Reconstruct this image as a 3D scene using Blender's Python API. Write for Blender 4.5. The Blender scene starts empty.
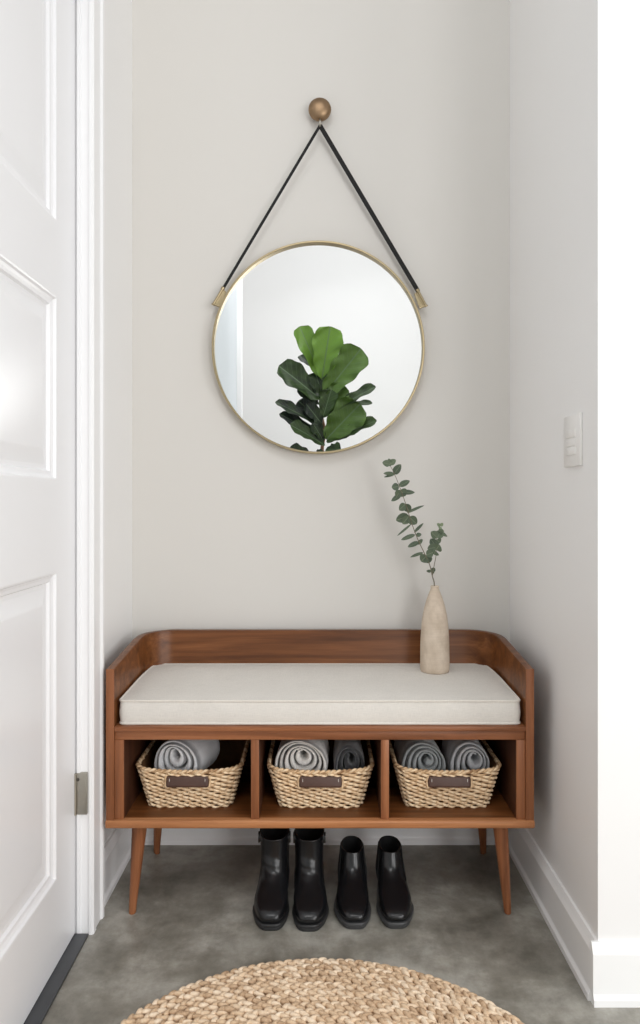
import bpy, bmesh, math, random
import numpy as np
from mathutils import Vector, Matrix

random.seed(7); np.random.seed(7)
col = bpy.context.scene.collection
F = 748.0; H = 1.081; HY = 500.0; CX = 320.0          # focal length in px, eye height, horizon row

def P(px, py, Y):
    return Vector(((px - CX) / F * Y, Y, H + (HY - py) / F * Y))

# ------------------------------------------------------------------ object helpers
def tag(o, label=None, cat=None, group=None, kind=None):
    if label: o['label'] = label
    if cat: o['category'] = cat
    if group: o['group'] = group
    if kind: o['kind'] = kind
    return o

def empty(name, loc=(0, 0, 0)):
    o = bpy.data.objects.new(name, None); col.objects.link(o)
    o.location = loc; o.empty_display_size = 0.05
    return o

def wmat(o):
    m = Matrix.LocRotScale(o.location, o.rotation_euler, o.scale)
    return m if o.parent is None else wmat(o.parent) @ o.matrix_parent_inverse @ m

def link(name, me, mat, parent=None, world=True):
    o = bpy.data.objects.new(name, me); col.objects.link(o)
    if mat:
        me.materials.append(mat)
    if parent is not None:
        o.parent = parent
        if world:
            o.matrix_parent_inverse = wmat(parent).inverted()
    return o

def meshobj(name, verts, faces, mat, parent=None, smooth=True, world=True, angle=None, uvs=None, tint=None):
    me = bpy.data.meshes.new(name)
    me.from_pydata([tuple(v) for v in verts], [], [tuple(f) for f in faces])
    if uvs is not None:
        ul = me.uv_layers.new(name='UVMap')
        vi = np.empty(len(me.loops), dtype=np.int32); me.loops.foreach_get('vertex_index', vi)
        ul.data.foreach_set('uv', np.asarray(uvs, dtype=np.float32)[vi].ravel())
    if tint is not None:
        at = me.attributes.new('tint', 'FLOAT', 'POINT')
        at.data.foreach_set('value', np.asarray(tint, dtype=np.float32))
    me.validate(); me.update()
    bm = bmesh.new(); bm.from_mesh(me)
    bmesh.ops.recalc_face_normals(bm, faces=bm.faces)
    bm.to_mesh(me); bm.free()
    me.shade_smooth() if smooth else me.shade_flat()
    if smooth and angle is not None:
        me.set_sharp_from_angle(angle=math.radians(angle))
    return link(name, me, mat, parent, world)

def boxes_mesh(name, boxes, bevel=0.0, seg=2):
    bm = bmesh.new()
    for (x0, x1, y0, y1, z0, z1) in boxes:
        r = bmesh.ops.create_cube(bm, size=1.0)
        for v in r['verts']:
            v.co = Vector((x0 + (v.co.x + .5) * (x1 - x0), y0 + (v.co.y + .5) * (y1 - y0), z0 + (v.co.z + .5) * (z1 - z0)))
    if bevel > 0:
        bmesh.ops.bevel(bm, geom=list(bm.edges), offset=bevel, segments=seg, affect='EDGES', profile=0.5)
    bmesh.ops.recalc_face_normals(bm, faces=bm.faces)
    me = bpy.data.meshes.new(name); bm.to_mesh(me); bm.free()
    me.shade_smooth(); me.set_sharp_from_angle(angle=math.radians(40))
    return me

def box(name, x0, x1, y0, y1, z0, z1, mat, parent=None, bevel=0.0015, world=True, seg=2):
    return link(name, boxes_mesh(name, [(x0, x1, y0, y1, z0, z1)], bevel, seg), mat, parent, world)

def struct(o, kind='structure'):
    o['kind'] = kind; return o

def tube(pts, rad, n=8, closed=False, squash=None):
    """verts, faces of a tube along pts; rad may be a list."""
    pts = [Vector(p) for p in pts]; m = len(pts)
    rad = rad if hasattr(rad, '__len__') else [rad] * m
    V = []; Fc = []
    up = None
    for i in range(m):
        if closed: t = pts[(i + 1) % m] - pts[i - 1]
        else: t = pts[min(i + 1, m - 1)] - pts[max(i - 1, 0)]
        t.normalize()
        if up is None:
            up = Vector((0, 0, 1)) if abs(t.z) < .9 else Vector((0, 1, 0))
        a = up - t * up.dot(t); a.normalize(); b = t.cross(a); up = a
        for k in range(n):
            th = 2 * math.pi * k / n
            V.append(pts[i] + (a * math.cos(th) + b * math.sin(th)) * rad[i])
    R = m if closed else m - 1
    for i in range(R):
        for k in range(n):
            Fc.append((i * n + k, i * n + (k + 1) % n, ((i + 1) % m) * n + (k + 1) % n, ((i + 1) % m) * n + k))
    if not closed:
        Fc.append(tuple(range(n))[::-1]); Fc.append(tuple((m - 1) * n + k for k in range(n)))
    return V, Fc

def lathe(profile, n=40, c=(0, 0, 0)):
    V = []; Fc = []
    for r, z in profile:
        for k in range(n):
            th = 2 * math.pi * k / n
            V.append((c[0] + r * math.cos(th), c[1] + r * math.sin(th), c[2] + z))
    for i in range(len(profile) - 1):
        for k in range(n):
            Fc.append((i * n + k, i * n + (k + 1) % n, (i + 1) * n + (k + 1) % n, (i + 1) * n + k))
    Fc.append(tuple(range(n))[::-1]); Fc.append(tuple((len(profile) - 1) * n + k for k in range(n)))
    return V, Fc

def join(*parts):
    V = []; Fc = []
    for v, f in parts:
        o = len(V); V += list(v); Fc += [tuple(i + o for i in q) for q in f]
    return V, Fc

def interp(x, xs, ys):
    return float(np.interp(x, xs, ys))

def smooth_path(pts, n):
    """Catmull-Rom through pts."""
    pts = [Vector(p) for p in pts]; out = []
    m = len(pts)
    for i in range(m - 1):
        p0 = pts[max(i - 1, 0)]; p1 = pts[i]; p2 = pts[i + 1]; p3 = pts[min(i + 2, m - 1)]
        for k in range(n):
            t = k / n
            out.append(.5 * ((2 * p1) + (p2 - p0) * t + (2 * p0 - 5 * p1 + 4 * p2 - p3) * t * t + (3 * p1 - p0 - 3 * p2 + p3) * t ** 3))
    out.append(pts[-1]); return out

def copy_tree(o, parent=None):
    c = o.copy(); col.objects.link(c); c.parent = parent
    for ch in [x for x in col.objects if x.parent == o]:
        copy_tree(ch, c)
    return c

# ------------------------------------------------------------------ materials
def srgb(r, g, b):
    f = lambda c: (c / 255 / 12.92) if c / 255 <= .04045 else ((c / 255 + .055) / 1.055) ** 2.4
    return (f(r), f(g), f(b), 1)

class Mat:
    def __init__(s, name, base=(.8, .8, .8, 1), rough=.5, metal=0., spec=.5):
        s.m = bpy.data.materials.new(name); s.m.use_nodes = True
        s.nt = s.m.node_tree; s.b = s.nt.nodes['Principled BSDF']
        s.b.inputs['Base Color'].default_value = base
        s.b.inputs['Roughness'].default_value = rough
        s.b.inputs['Metallic'].default_value = metal
        s.b.inputs['Specular IOR Level'].default_value = spec
    def n(s, t, **kw):
        x = s.nt.nodes.new(t)
        for k, v in kw.items():
            if k in x.inputs: x.inputs[k].default_value = v
            else: setattr(x, k, v)
        return x
    def l(s, a, b): s.nt.links.new(a, b)
    def coords(s, scale=(1, 1, 1), kind='Object'):
        tc = s.n('ShaderNodeTexCoord'); mp = s.n('ShaderNodeMapping')
        mp.inputs['Scale'].default_value = scale
        s.l(tc.outputs[kind], mp.inputs['Vector']); return mp.outputs['Vector']
    def noise(s, vec, scale, detail=4, rough=.55, dist=0):
        x = s.n('ShaderNodeTexNoise'); x.inputs['Scale'].default_value = scale
        x.inputs['Detail'].default_value = detail; x.inputs['Roughness'].default_value = rough
        x.inputs['Distortion'].default_value = dist
        s.l(vec, x.inputs['Vector']); return x.outputs['Fac']
    def ramp(s, fac, stops):
        r = s.n('ShaderNodeValToRGB'); e = r.color_ramp.elements
        while len(e) < len(stops): e.new(.5)
        for i, (p, c) in enumerate(stops): e[i].position = p; e[i].color = c
        s.l(fac, r.inputs['Fac']); return r.outputs['Color']
    def mix(s, fac, a, b, mode='MIX'):
        x = s.n('ShaderNodeMix', data_type='RGBA', blend_type=mode)
        if isinstance(fac, (int, float)): x.inputs[0].default_value = fac
        else: s.l(fac, x.inputs[0])
        for v, i in ((a, 6), (b, 7)):
            if isinstance(v, tuple): x.inputs[i].default_value = v
            else: s.l(v, x.inputs[i])
        return x.outputs[2]
    def color(s, c): s.l(c, s.b.inputs['Base Color'])
    def bump(s, h, strength=.3, dist=.002):
        x = s.n('ShaderNodeBump'); x.inputs['Strength'].default_value = strength
        x.inputs['Distance'].default_value = dist
        s.l(h, x.inputs['Height']); s.l(x.outputs['Normal'], s.b.inputs['Normal'])

def paint(name, rgb, rough=.5, spec=.4, bump=.06):
    m = Mat(name, srgb(*rgb), rough, 0, spec)
    v = m.coords()
    n1 = m.noise(v, 1.3, 2)
    c = srgb(*rgb); d = tuple(x * .97 for x in c[:3]) + (1,)
    m.color(m.mix(n1, d, c))
    if bump: m.bump(m.noise(v, 160, 2), bump, .0006)
    return m.m

WALL = paint('wall_paint', (216, 213, 208), .62, .3)
WALLW = paint('white_wall_paint', (240, 239, 238), .42, .45)
WALLB = paint('bright_wall_paint', (244, 244, 243), .55, .3)
WALLG = paint('shade_tinted_wall_paint', (196, 202, 206), .6, .3)  # cool shade on the mirrored left wall, put into its colour
WALLF = paint('far_wall_paint', (233, 233, 233), .6, .3)
TRIM = paint('trim_paint', (245, 245, 246), .3, .5, 0)
DOORP = paint('door_paint', (243, 243, 245), .28, .5, 0)
SWITCH = paint('switch_plastic', (236, 234, 231), .3, .5, 0)

def wood(name, axis, dark=(104, 62, 38), mid=(145, 92, 60), light=(176, 118, 80), rough=.36):
    m = Mat(name, rough=rough, spec=.3)
    sc = [26, 26, 26]; sc[axis] = 1.6
    v = m.coords(tuple(sc))
    n1 = m.noise(v, 1.0, 6, .6, .6)
    sc2 = [120, 120, 120]; sc2[axis] = 4
    n2 = m.noise(m.coords(tuple(sc2)), 1.0, 3, .6)
    c1 = m.ramp(n1, [(.28, srgb(*dark)), (.5, srgb(*mid)), (.74, srgb(*light))])
    c2 = m.ramp(n2, [(.35, (.62, .58, .56, 1)), (.6, (1, 1, 1, 1))])
    m.color(m.mix(.45, c1, c2, 'MULTIPLY'))
    m.bump(n2, .12, .0006)
    return m.m
WOODX = wood('walnut_along_x', 0)
WOODY = wood('walnut_along_y', 1)
WOODZ = wood('walnut_along_z', 2)
WOODE = wood('walnut_pale_edge', 0, (146, 94, 58), (178, 120, 78), (202, 146, 102))
WOODB = wood('walnut_shaded_inside', 0, (46, 27, 20), (62, 38, 28), (80, 50, 36), .6)  # compartment shade put into the back panel's colour
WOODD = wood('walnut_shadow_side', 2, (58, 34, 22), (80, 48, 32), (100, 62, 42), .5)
WOODR = wood('walnut_backrest', 0, (76, 42, 20), (110, 66, 34), (146, 93, 54), .36)

def floor_mat():
    m = Mat('polished_concrete', rough=.4, spec=.4)
    v = m.coords()
    a = m.noise(v, 3.4, 8, .66, .15); b = m.noise(v, 12, 8, .72, .25); c = m.noise(m.coords((3, 1.2, 1)), 6, 6, .7, .4)
    c1 = m.ramp(a, [(.3, srgb(98, 94, 86)), (.48, srgb(142, 138, 129)), (.68, srgb(192, 189, 182))])
    c2 = m.ramp(b, [(.3, (.68, .68, .67, 1)), (.64, (1.12, 1.12, 1.11, 1))])
    c3 = m.ramp(c, [(.35, (.8, .8, .78, 1)), (.65, (1.1, 1.1, 1.1, 1))])
    m.color(m.mix(.7, m.mix(.75, c1, c2, 'MULTIPLY'), c3, 'MULTIPLY'))
    r = m.ramp(b, [(.3, (.3, .3, .3, 1)), (.7, (.5, .5, .5, 1))]); m.l(r, m.b.inputs['Roughness'])
    m.bump(b, .05, .001)
    return m.m
FLOOR = floor_mat()

def fabric(name, rgb, scale=900, strength=.35, var=.9, rough=.95):
    m = Mat(name, rough=rough, spec=.15)
    v = m.coords()
    a = m.noise(v, 14, 4); w1 = m.noise(m.coords((scale, 60, 60)), 1, 2); w2 = m.noise(m.coords((60, scale, scale)), 1, 2)
    c = srgb(*rgb); d = tuple(x * var for x in c[:3]) + (1,)
    c1 = m.mix(a, d, c); w = m.mix(.5, w1, w2)
    c2 = m.ramp(w, [(.35, (.86, .86, .86, 1)), (.6, (1.04, 1.04, 1.04, 1))])
    m.color(m.mix(.7, c1, c2, 'MULTIPLY'))
    m.bump(w, strength, .0008)
    m.b.inputs['Sheen Weight'].default_value = .15
    return m.m
CUSH = fabric('oatmeal_linen', (224, 220, 213))
PIPE = fabric('linen_piping', (226, 220, 211))

def terry(name, rgb, stripe=None):
    m = Mat(name, rough=1, spec=.1)
    v = m.coords()
    a = m.noise(v, 420, 3, .7); b = m.noise(v, 60, 3)
    c = srgb(*rgb); d = tuple(x * .8 for x in c[:3]) + (1,)
    cc = m.ramp(a, [(.3, d), (.62, c)])
    if stripe:
        at = m.n('ShaderNodeAttribute', attribute_name='tint')
        cc = m.mix(at.outputs['Fac'], cc, srgb(*stripe))
    m.color(m.mix(.2, cc, m.ramp(b, [(.3, (.75, .75, .75, 1)), (.7, (1.1, 1.1, 1.1, 1))]), 'MULTIPLY'))
    m.bump(a, .8, .003)
    m.b.inputs['Sheen Weight'].default_value = .7
    return m.m
T_LIGHT = terry('light_grey_wool', (238, 238, 240), (92, 92, 96))
T_CREAM = terry('cream_grey_wool', (250, 246, 240), (96, 92, 90))
T_CHAR = terry('charcoal_wool', (64, 64, 68), (34, 34, 36))
T_GREEN = terry('slate_grey_wool', (172, 177, 178), (52, 55, 57))
T_MID = terry('mid_grey_wool', (204, 205, 208), (64, 64, 68))

def straw(name, lo, mid, hi, scale=120):
    m = Mat(name, rough=.75, spec=.25)
    at = m.n('ShaderNodeAttribute', attribute_name='tint')
    v = m.coords()
    a = m.noise(v, scale, 4, .7); f = m.noise(m.coords((1, 1, 1)), 700, 2)
    x = m.n('ShaderNodeMath', operation='ADD'); m.l(at.outputs['Fac'], x.inputs[0]); m.l(a, x.inputs[1])
    y = m.n('ShaderNodeMath', operation='MULTIPLY'); m.l(x.outputs[0], y.inputs[0]); y.inputs[1].default_value = .5
    c = m.ramp(y.outputs[0], [(.22, srgb(*lo)), (.48, srgb(*mid)), (.75, srgb(*hi))])
    m.color(c); m.bump(f, .5, .001)
    return m.m
SEAG = straw('woven_seagrass', (132, 96, 64), (212, 179, 140), (240, 216, 182))
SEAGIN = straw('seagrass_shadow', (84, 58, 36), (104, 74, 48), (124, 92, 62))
JUTE = straw('jute_braid', (170, 138, 108), (218, 190, 158), (244, 226, 202))

def leather(name, rgb, rough=.38, scale=220, strength=.15):
    m = Mat(name, srgb(*rgb), rough, 0, .5)
    v = m.coords(); a = m.noise(v, scale, 3)
    b = m.noise(v, 22, 3)
    c = srgb(*rgb); d = tuple(min(1, x * 1.7 + .004) for x in c[:3]) + (1,)
    m.color(m.mix(b, c, d)); m.bump(a, strength, .0006)
    return m.m
BOOT = leather('black_boot_leather', (15, 15, 17), .27)
BOOT2 = leather('black_smooth_leather', (12, 12, 14), .24, 300, .06)
SOLE = leather('black_rubber_sole', (30, 30, 31), .5)
WELT = leather('grey_black_rubber_sole', (52, 52, 53), .45)
INSIDE = leather('boot_lining', (7, 7, 8), .9)
ELAST = leather('elastic_gusset', (10, 10, 11), .8, 60)
HANDLE = leather('dark_brown_leather', (66, 44, 36), .5)
STRAP = leather('black_strap_leather', (17, 16, 16), .85)

def metal(name, rgb, rough=.3, var=.85):
    m = Mat(name, srgb(*rgb), rough, 1)
    v = m.coords(); a = m.noise(v, 70, 3)
    c = srgb(*rgb); m.color(m.mix(a, tuple(x * var for x in c[:3]) + (1,), c))
    return m.m
BRASS = metal('antique_brass', (178, 162, 130), .36)
KNOB = metal('aged_bronze', (158, 132, 104), .42, .7)
STEEL = metal('satin_nickel', (182, 178, 168), .4)
DARKM = leather('dark_threshold', (52, 54, 57), .45)
HOLE = leather('dark_screw', (60, 56, 50), .5)

def mirror_mat():
    m = Mat('mirror_glass', (.96, .97, .965, 1), .0, 1.)
    m.b.inputs['Roughness'].default_value = 0.0
    n = m.noise(m.coords(), 3, 2); m.color(m.mix(n, (.955, .965, .96, 1), (.965, .97, .968, 1)))
    return m.m
MIRR = mirror_mat()

def ceramic():
    m = Mat('matte_stoneware', rough=.75, spec=.25)
    v = m.coords((1, 1, .6)); a = m.noise(v, 30, 5, .6); b = m.noise(m.coords((1, 1, 14)), 20, 3)
    m.color(m.mix(.4, m.ramp(a, [(.3, srgb(190, 173, 154)), (.7, srgb(218, 203, 186))]), m.ramp(b, [(.3, (.85, .84, .82, 1)), (.7, (1.04, 1.04, 1.03, 1))]), 'MULTIPLY'))
    m.bump(a, .2, .001); return m.m
CERAM = ceramic()

def leafmat(name, lo, hi, vein, rough=.45, veins=True):
    m = Mat(name, rough=rough, spec=.4)
    at = m.n('ShaderNodeAttribute', attribute_name='tint')
    v = m.coords(); a = m.noise(v, 18, 4)
    x = m.n('ShaderNodeMath', operation='MULTIPLY_ADD'); m.l(a, x.inputs[0]); x.inputs[1].default_value = .35; m.l(at.outputs['Fac'], x.inputs[2])
    c = m.ramp(x.outputs[0], [(.15, srgb(*lo)), (.95, srgb(*hi))])
    if veins:
        tc = m.n('ShaderNodeTexCoord'); sp = m.n('ShaderNodeSeparateXYZ'); m.l(tc.outputs['UV'], sp.inputs[0])
        ab = m.n('ShaderNodeMath', operation='ABSOLUTE'); sb = m.n('ShaderNodeMath', operation='SUBTRACT')
        m.l(sp.outputs['X'], sb.inputs[0]); sb.inputs[1].default_value = .5; m.l(sb.outputs[0], ab.inputs[0])
        # lateral veins: stripes in (v - |u|)
        k = m.n('ShaderNodeMath', operation='MULTIPLY_ADD'); m.l(ab.outputs[0], k.inputs[0]); k.inputs[1].default_value = -.55; m.l(sp.outputs['Y'], k.inputs[2])
        k2 = m.n('ShaderNodeMath', operation='MULTIPLY'); m.l(k.outputs[0], k2.inputs[0]); k2.inputs[1].default_value = 9
        fr = m.n('ShaderNodeMath', operation='PINGPONG'); m.l(k2.outputs[0], fr.inputs[0]); fr.inputs[1].default_value = .5
        r1 = m.ramp(fr.outputs[0], [(.0, (.28, .28, .28, 1)), (.10, (0, 0, 0, 1))])
        r2 = m.ramp(ab.outputs[0], [(.0, (.9, .9, .9, 1)), (.035, (0, 0, 0, 1))])
        vv = m.mix(1.0, r1, r2, 'LIGHTEN')
        c = m.mix(vv, c, srgb(*vein)); m.bump(vv, .3, .004)
    m.color(c); return m.m
EUC = leafmat('eucalyptus_leaf', (52, 66, 56), (124, 138, 108), (140, 150, 124), .55)
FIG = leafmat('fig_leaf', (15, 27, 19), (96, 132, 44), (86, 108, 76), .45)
STEM = leather('sprig_stem', (96, 88, 70), .7)
BARK = leather('fig_bark', (112, 80, 60), .8)
SOIL = leather('potting_soil', (40, 30, 24), 1.)
POT = ceramic(); POT.name = 'planter_stoneware'

# ------------------------------------------------------------------ the setting
XL, XR, YB = -.594, .600, 2.365
YEND = 1.615                       # where the right wall ends and the return faces the camera
CEIL = 3.7; YF = -1.9; XFAR = 3.0
struct(box('floor', -1.9, XFAR, YF - .1, YB + .1, -.1, 0, FLOOR, bevel=0))
struct(box('wall_back', XL - .1, XR + .1, YB, YB + .1, 0, CEIL, WALL, bevel=0))
struct(box('wall_right', XR, XR + .12, YEND, YB, 0, CEIL, WALLW, bevel=0))
struct(box('wall_return', XR + .119, XFAR, YEND, YEND + .12, 0, CEIL, WALLB, bevel=0.003))
struct(box('wall_front', -1.9, XFAR, YF - .1, YF, 0, CEIL, WALLF, bevel=0))
YJ = 1.862                         # jamb face; the door runs from it towards the camera
DX = -.6076; YD0 = .96; DTOP = 2.42
me = boxes_mesh('wall_left', [(XL - .1, XL, YJ + .03, YB, 0, CEIL), (XL - .1, XL, YD0 - .03, YJ + .03, DTOP + .03, CEIL)], 0)
struct(link('wall_left', me, WALLW))
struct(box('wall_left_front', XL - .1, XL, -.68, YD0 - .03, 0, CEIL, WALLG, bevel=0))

def baseboard(name, a, b, nrm, mat=TRIM, h=.13, th=.016, e0=0, e1=0):
    prof = [(0, 0), (th + .006, 0), (th + .006, .014), (th + .001, .021), (th, .024), (th, h - .022), (th - .005, h - .012), (th - .010, h), (0, h)]
    a = Vector(a); b = Vector(b); nrm = Vector(nrm); d = (b - a).normalized(); V = []
    for p, e in ((a, -e0), (b, e1)):
        for (o, z) in prof:
            V.append(p + d * (e * o) + nrm * o + Vector((0, 0, z)))
    n = len(prof); Fc = [(i, (i + 1) % n, n + (i + 1) % n, n + i) for i in range(n)]
    Fc += [tuple(range(n))[::-1], tuple(range(n, 2 * n))]
    return struct(meshobj(name, V, Fc, mat, smooth=False))
baseboard('baseboard_back', (XL, YB, 0), (XR, YB, 0), (0, -1, 0))
baseboard('baseboard_left', (XL, YJ + .09, 0), (XL, YB, 0), (1, 0, 0))
baseboard('baseboard_right', (XR, YB, 0), (XR, YEND, 0), (-1, 0, 0), WALLW, e1=.022)
baseboard('baseboard_return', (XR - .016, YEND, 0), (XFAR, YEND, 0), (0, -1, 0), WALLB)
baseboard('baseboard_front', (-1.9, YF, 0), (XFAR, YF, 0), (0, 1, 0))

# door casing: stepped profile swept up the hinge side (and the far side, out of frame)
def casing(name, yj, sgn):
    prof = [(XL - .1, 0), (-.6035, 0), (-.6035, -.006), (-.596, -.006), (-.594, .002), (-.576, .002), (-.574, -.003), (-.568, -.003),
            (-.563, .002), (-.563, .020), (-.566, .026), (-.566, .064), (-.561, .070), (-.560, .080), (-.566, .086), (XL, .086), (XL, .03), (XL - .1, .03)]
    V = [(x, yj + sgn * y, z) for z in (0, DTOP + .09) for (x, y) in prof]
    n = len(prof); Fc = [(i, (i + 1) % n, n + (i + 1) % n, n + i) for i in range(n)]
    Fc += [tuple(range(n))[::-1], tuple(range(n, 2 * n))]
    return struct(meshobj(name, V, Fc, TRIM, smooth=False))
casing('trim_1', YJ, 1)
casing('trim_2', YD0, -1)
struct(box('trim_3', XL - .1, -.563, YD0 - .08, YJ + .08, DTOP, DTOP + .09, TRIM))
struct(box('trim_4', XL - .1, -.558, -.70, -.66, 0, CEIL, TRIM))
struct(box('trim_5', DX - .03, -.574, YD0, YJ - .006, 0, .006, DARKM))

def door():
    zs = [(.203, .915), (1.127, 1.55), (1.723, 2.27)]
    y0, y1 = YD0 + .004, YJ - .0064; p0, p1 = y0 + .13, 1.728
    t = .038; x = DX
    boxes = [(x - t, x, y0, p0, .008, DTOP - .004), (x - t, x, p1, y1, .008, DTOP - .004)]
    edges = [.008] + [v for z in zs for v in z] + [DTOP - .004]
    for i in range(0, len(edges), 2):
        boxes.append((x - t, x, p0, p1, edges[i], edges[i + 1]))
    me = boxes_mesh('tmp', boxes, 0)
    V = [tuple(v.co) for v in me.vertices]; Fc = [tuple(p.vertices) for p in me.polygons]
    bpy.data.meshes.remove(me)
    steps = [(0, 0), (.004, -.001), (.007, -.006), (.013, -.009), (.02, -.010), (.024, -.016), (.03, -.016), (.034, -.016), (.066, -.0085), (.07, -.008)]
    for z0, z1 in zs:
        b = len(V)
        for ins, d in steps:
            V += [(x + d, p0 + ins, z0 + ins), (x + d, p1 - ins, z0 + ins), (x + d, p1 - ins, z1 - ins), (x + d, p0 + ins, z1 - ins)]
        for i in range(len(steps) - 1):
            for k in range(4):
                Fc.append((b + i * 4 + k, b + i * 4 + (k + 1) % 4, b + i * 4 + 4 + (k + 1) % 4, b + i * 4 + 4 + k))
        e = b + (len(steps) - 1) * 4; Fc.append((e, e + 1, e + 2, e + 3))
    d = struct(meshobj('door_1', V, Fc, DOORP, smooth=False))
    # satin hinge leaf let into the jamb face
    a = P(76, 773, YJ - .006); b = P(86.8, 814.5, YJ - .006)
    hg = box('hinge', a.x, b.x, YJ - .0075, YJ + .004, b.z, a.z, STEEL, d, bevel=.0006)
    v, f = tube([(a.x - .001, YJ - .009, b.z), (a.x - .001, YJ - .009, a.z)], .0035, 12)
    meshobj('hinge_pin', v, f, STEEL, hg, angle=40)
    c = P(78.8, 778.5, YJ)
    v, f = tube([(c.x, YJ - .009, c.z), (c.x, YJ - .006, c.z)], .0042, 14)
    meshobj('screw', v, f, HOLE, hg, angle=40)
    c2 = P(78.8, 808, YJ)
    v, f = tube([(c2.x, YJ - .0085, c2.z), (c2.x, YJ - .006, c2.z)], .003, 14)
    meshobj('screw', v, f, STEEL, hg, angle=40)
    return d
door()

# light switch on the right wall
sw = empty('light_switch', (XR, 1.765, 1.16)); tag(sw, 'white wall switch plate with three stacked buttons on the right wall', 'light switch')
box('plate', XR - .007, XR, 1.708, 1.822, 1.160, 1.281, SWITCH, sw, bevel=.002)
for z in (1.196, 1.2165, 1.237):
    box('button', XR - .0095, XR - .005, 1.735, 1.798, z - .009, z + .009, SWITCH, sw, bevel=.0015)

# ------------------------------------------------------------------ bench
BW = .55; BF = 1.925; BBK = 2.34
bench = empty('storage_bench', (0, 2.13, 0))
tag(bench, 'walnut storage bench with curved backrest and three open compartments', 'bench')
def surround():
    """U-shaped band: straight sides, rounded rear corners, back."""
    t = .021; r = .105; pts = []          # outer path with normals
    n_c = 14
    def top(y): return interp(y, [BF, 2.2, BBK], [.6465, .672, .677])
    pts += [(-BW, y, -1, 0) for y in np.linspace(BF, BBK - r, 12)]
    for k in range(1, n_c):
        a = math.pi - k / n_c * math.pi / 2
        pts.append((-BW + r + r * math.cos(a), BBK - r + r * math.sin(a), math.cos(a), math.sin(a)))
    pts += [(x, BBK, 0, 1) for x in np.linspace(-BW + r, BW - r, 16)]
    for k in range(1, n_c):
        a = math.pi / 2 - k / n_c * math.pi / 2
        pts.append((BW - r + r * math.cos(a), BBK - r + r * math.sin(a), math.cos(a), math.sin(a)))
    pts += [(BW, y, 1, 0) for y in np.linspace(BBK - r, BF, 12)]
    V = []; Fc = []; b = .0025; z0 = .2585
    for (x, y, nx, ny) in pts:
        zt = top(y)
        prof = [(0, z0), (0, zt - b), (b * .3, zt - b * .3), (b, zt), (t - b, zt), (t - b * .3, zt - b * .3), (t, zt - b), (t, z0)]
        for (o, z) in prof: V.append((x - nx * o, y - ny * o, z))
    n = 8
    for i in range(len(pts) - 1):
        for k in range(n):
            Fc.append((i * n + k, i * n + (k + 1) % n, (i + 1) * n + (k + 1) % n, (i + 1) * n + k))
    Fc += [tuple(range(n))[::-1], tuple((len(pts) - 1) * n + k for k in range(n))]
    return meshobj('backrest', V, Fc, WOODR, bench, angle=35)
surround()
box('side_edge', -BW, -BW + .021, BF - .004, BF, .2585, .6465, WOODZ, bench, bevel=.0008)
box('side_edge', BW - .021, BW, BF - .004, BF, .2585, .6465, WOODZ, bench, bevel=.0008)
box('seat_board', -BW + .021, BW - .021, BF - .003, BBK - .021, .4855, .4985, WOODX, bench, bevel=.002)
box('top_rail', -BW + .021, BW - .021, BF + .003, BBK - .021, .463, .4855, WOODX, bench, bevel=.001)
box('bottom_board', -BW - .002, BW + .002, BF - .008, BBK, .2378, .2585, WOODE, bench, bevel=.005, seg=3)
box('shelf_lining', -BW + .022, BW - .022, BF + .012, BBK - .03, .2585, .2592, WOODR, bench, bevel=0)
for s in (-1, 1):
    x0, x1 = sorted((s * (BW - .021), s * (BW - .0445)))
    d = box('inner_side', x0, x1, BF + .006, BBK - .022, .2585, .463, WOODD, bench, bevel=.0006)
    box('front_edge', x0, x1, BF, BF + .006, .2585, .463, WOODZ, d, bevel=.0008)  # front edge keeps plain walnut; the body behind carries painted shade
for px in (255, 385):
    x = (px - CX) / F * (BF + .002)
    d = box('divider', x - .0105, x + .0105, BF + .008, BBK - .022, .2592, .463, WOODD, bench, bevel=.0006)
    box('front_edge', x - .0105, x + .0105, BF + .002, BF + .008, .2592, .463, WOODZ, d, bevel=.0008)
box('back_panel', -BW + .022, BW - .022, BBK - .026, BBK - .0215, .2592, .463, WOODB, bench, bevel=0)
for sx in (-1, 1):
    for (y0, y1) in ((1.975, 1.957), (2.262, 2.292)):
        n = 20; pts = []; rad = []
        for k in range(n + 1):
            t = k / n
            pts.append((sx * ((.475 if y0 < 2.1 else .484) + .0165 * t), y0 + (y1 - y0) * t, .2345 - .2345 * t + (0 if k < n else 0)))
            rad.append(.0205 - .0115 * t if k < n else .0078)
        pts = [Vector(p) for p in pts]; pts[-1].z = 0; pts[-2].z = .004
        v, f = tube(pts, rad, 20)
        for i in range(len(v)):
            if v[i].z < .003: v[i] = Vector((v[i].x, v[i].y, 0))
        meshobj('leg', v, f, WOODZ, bench, angle=50)

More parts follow.
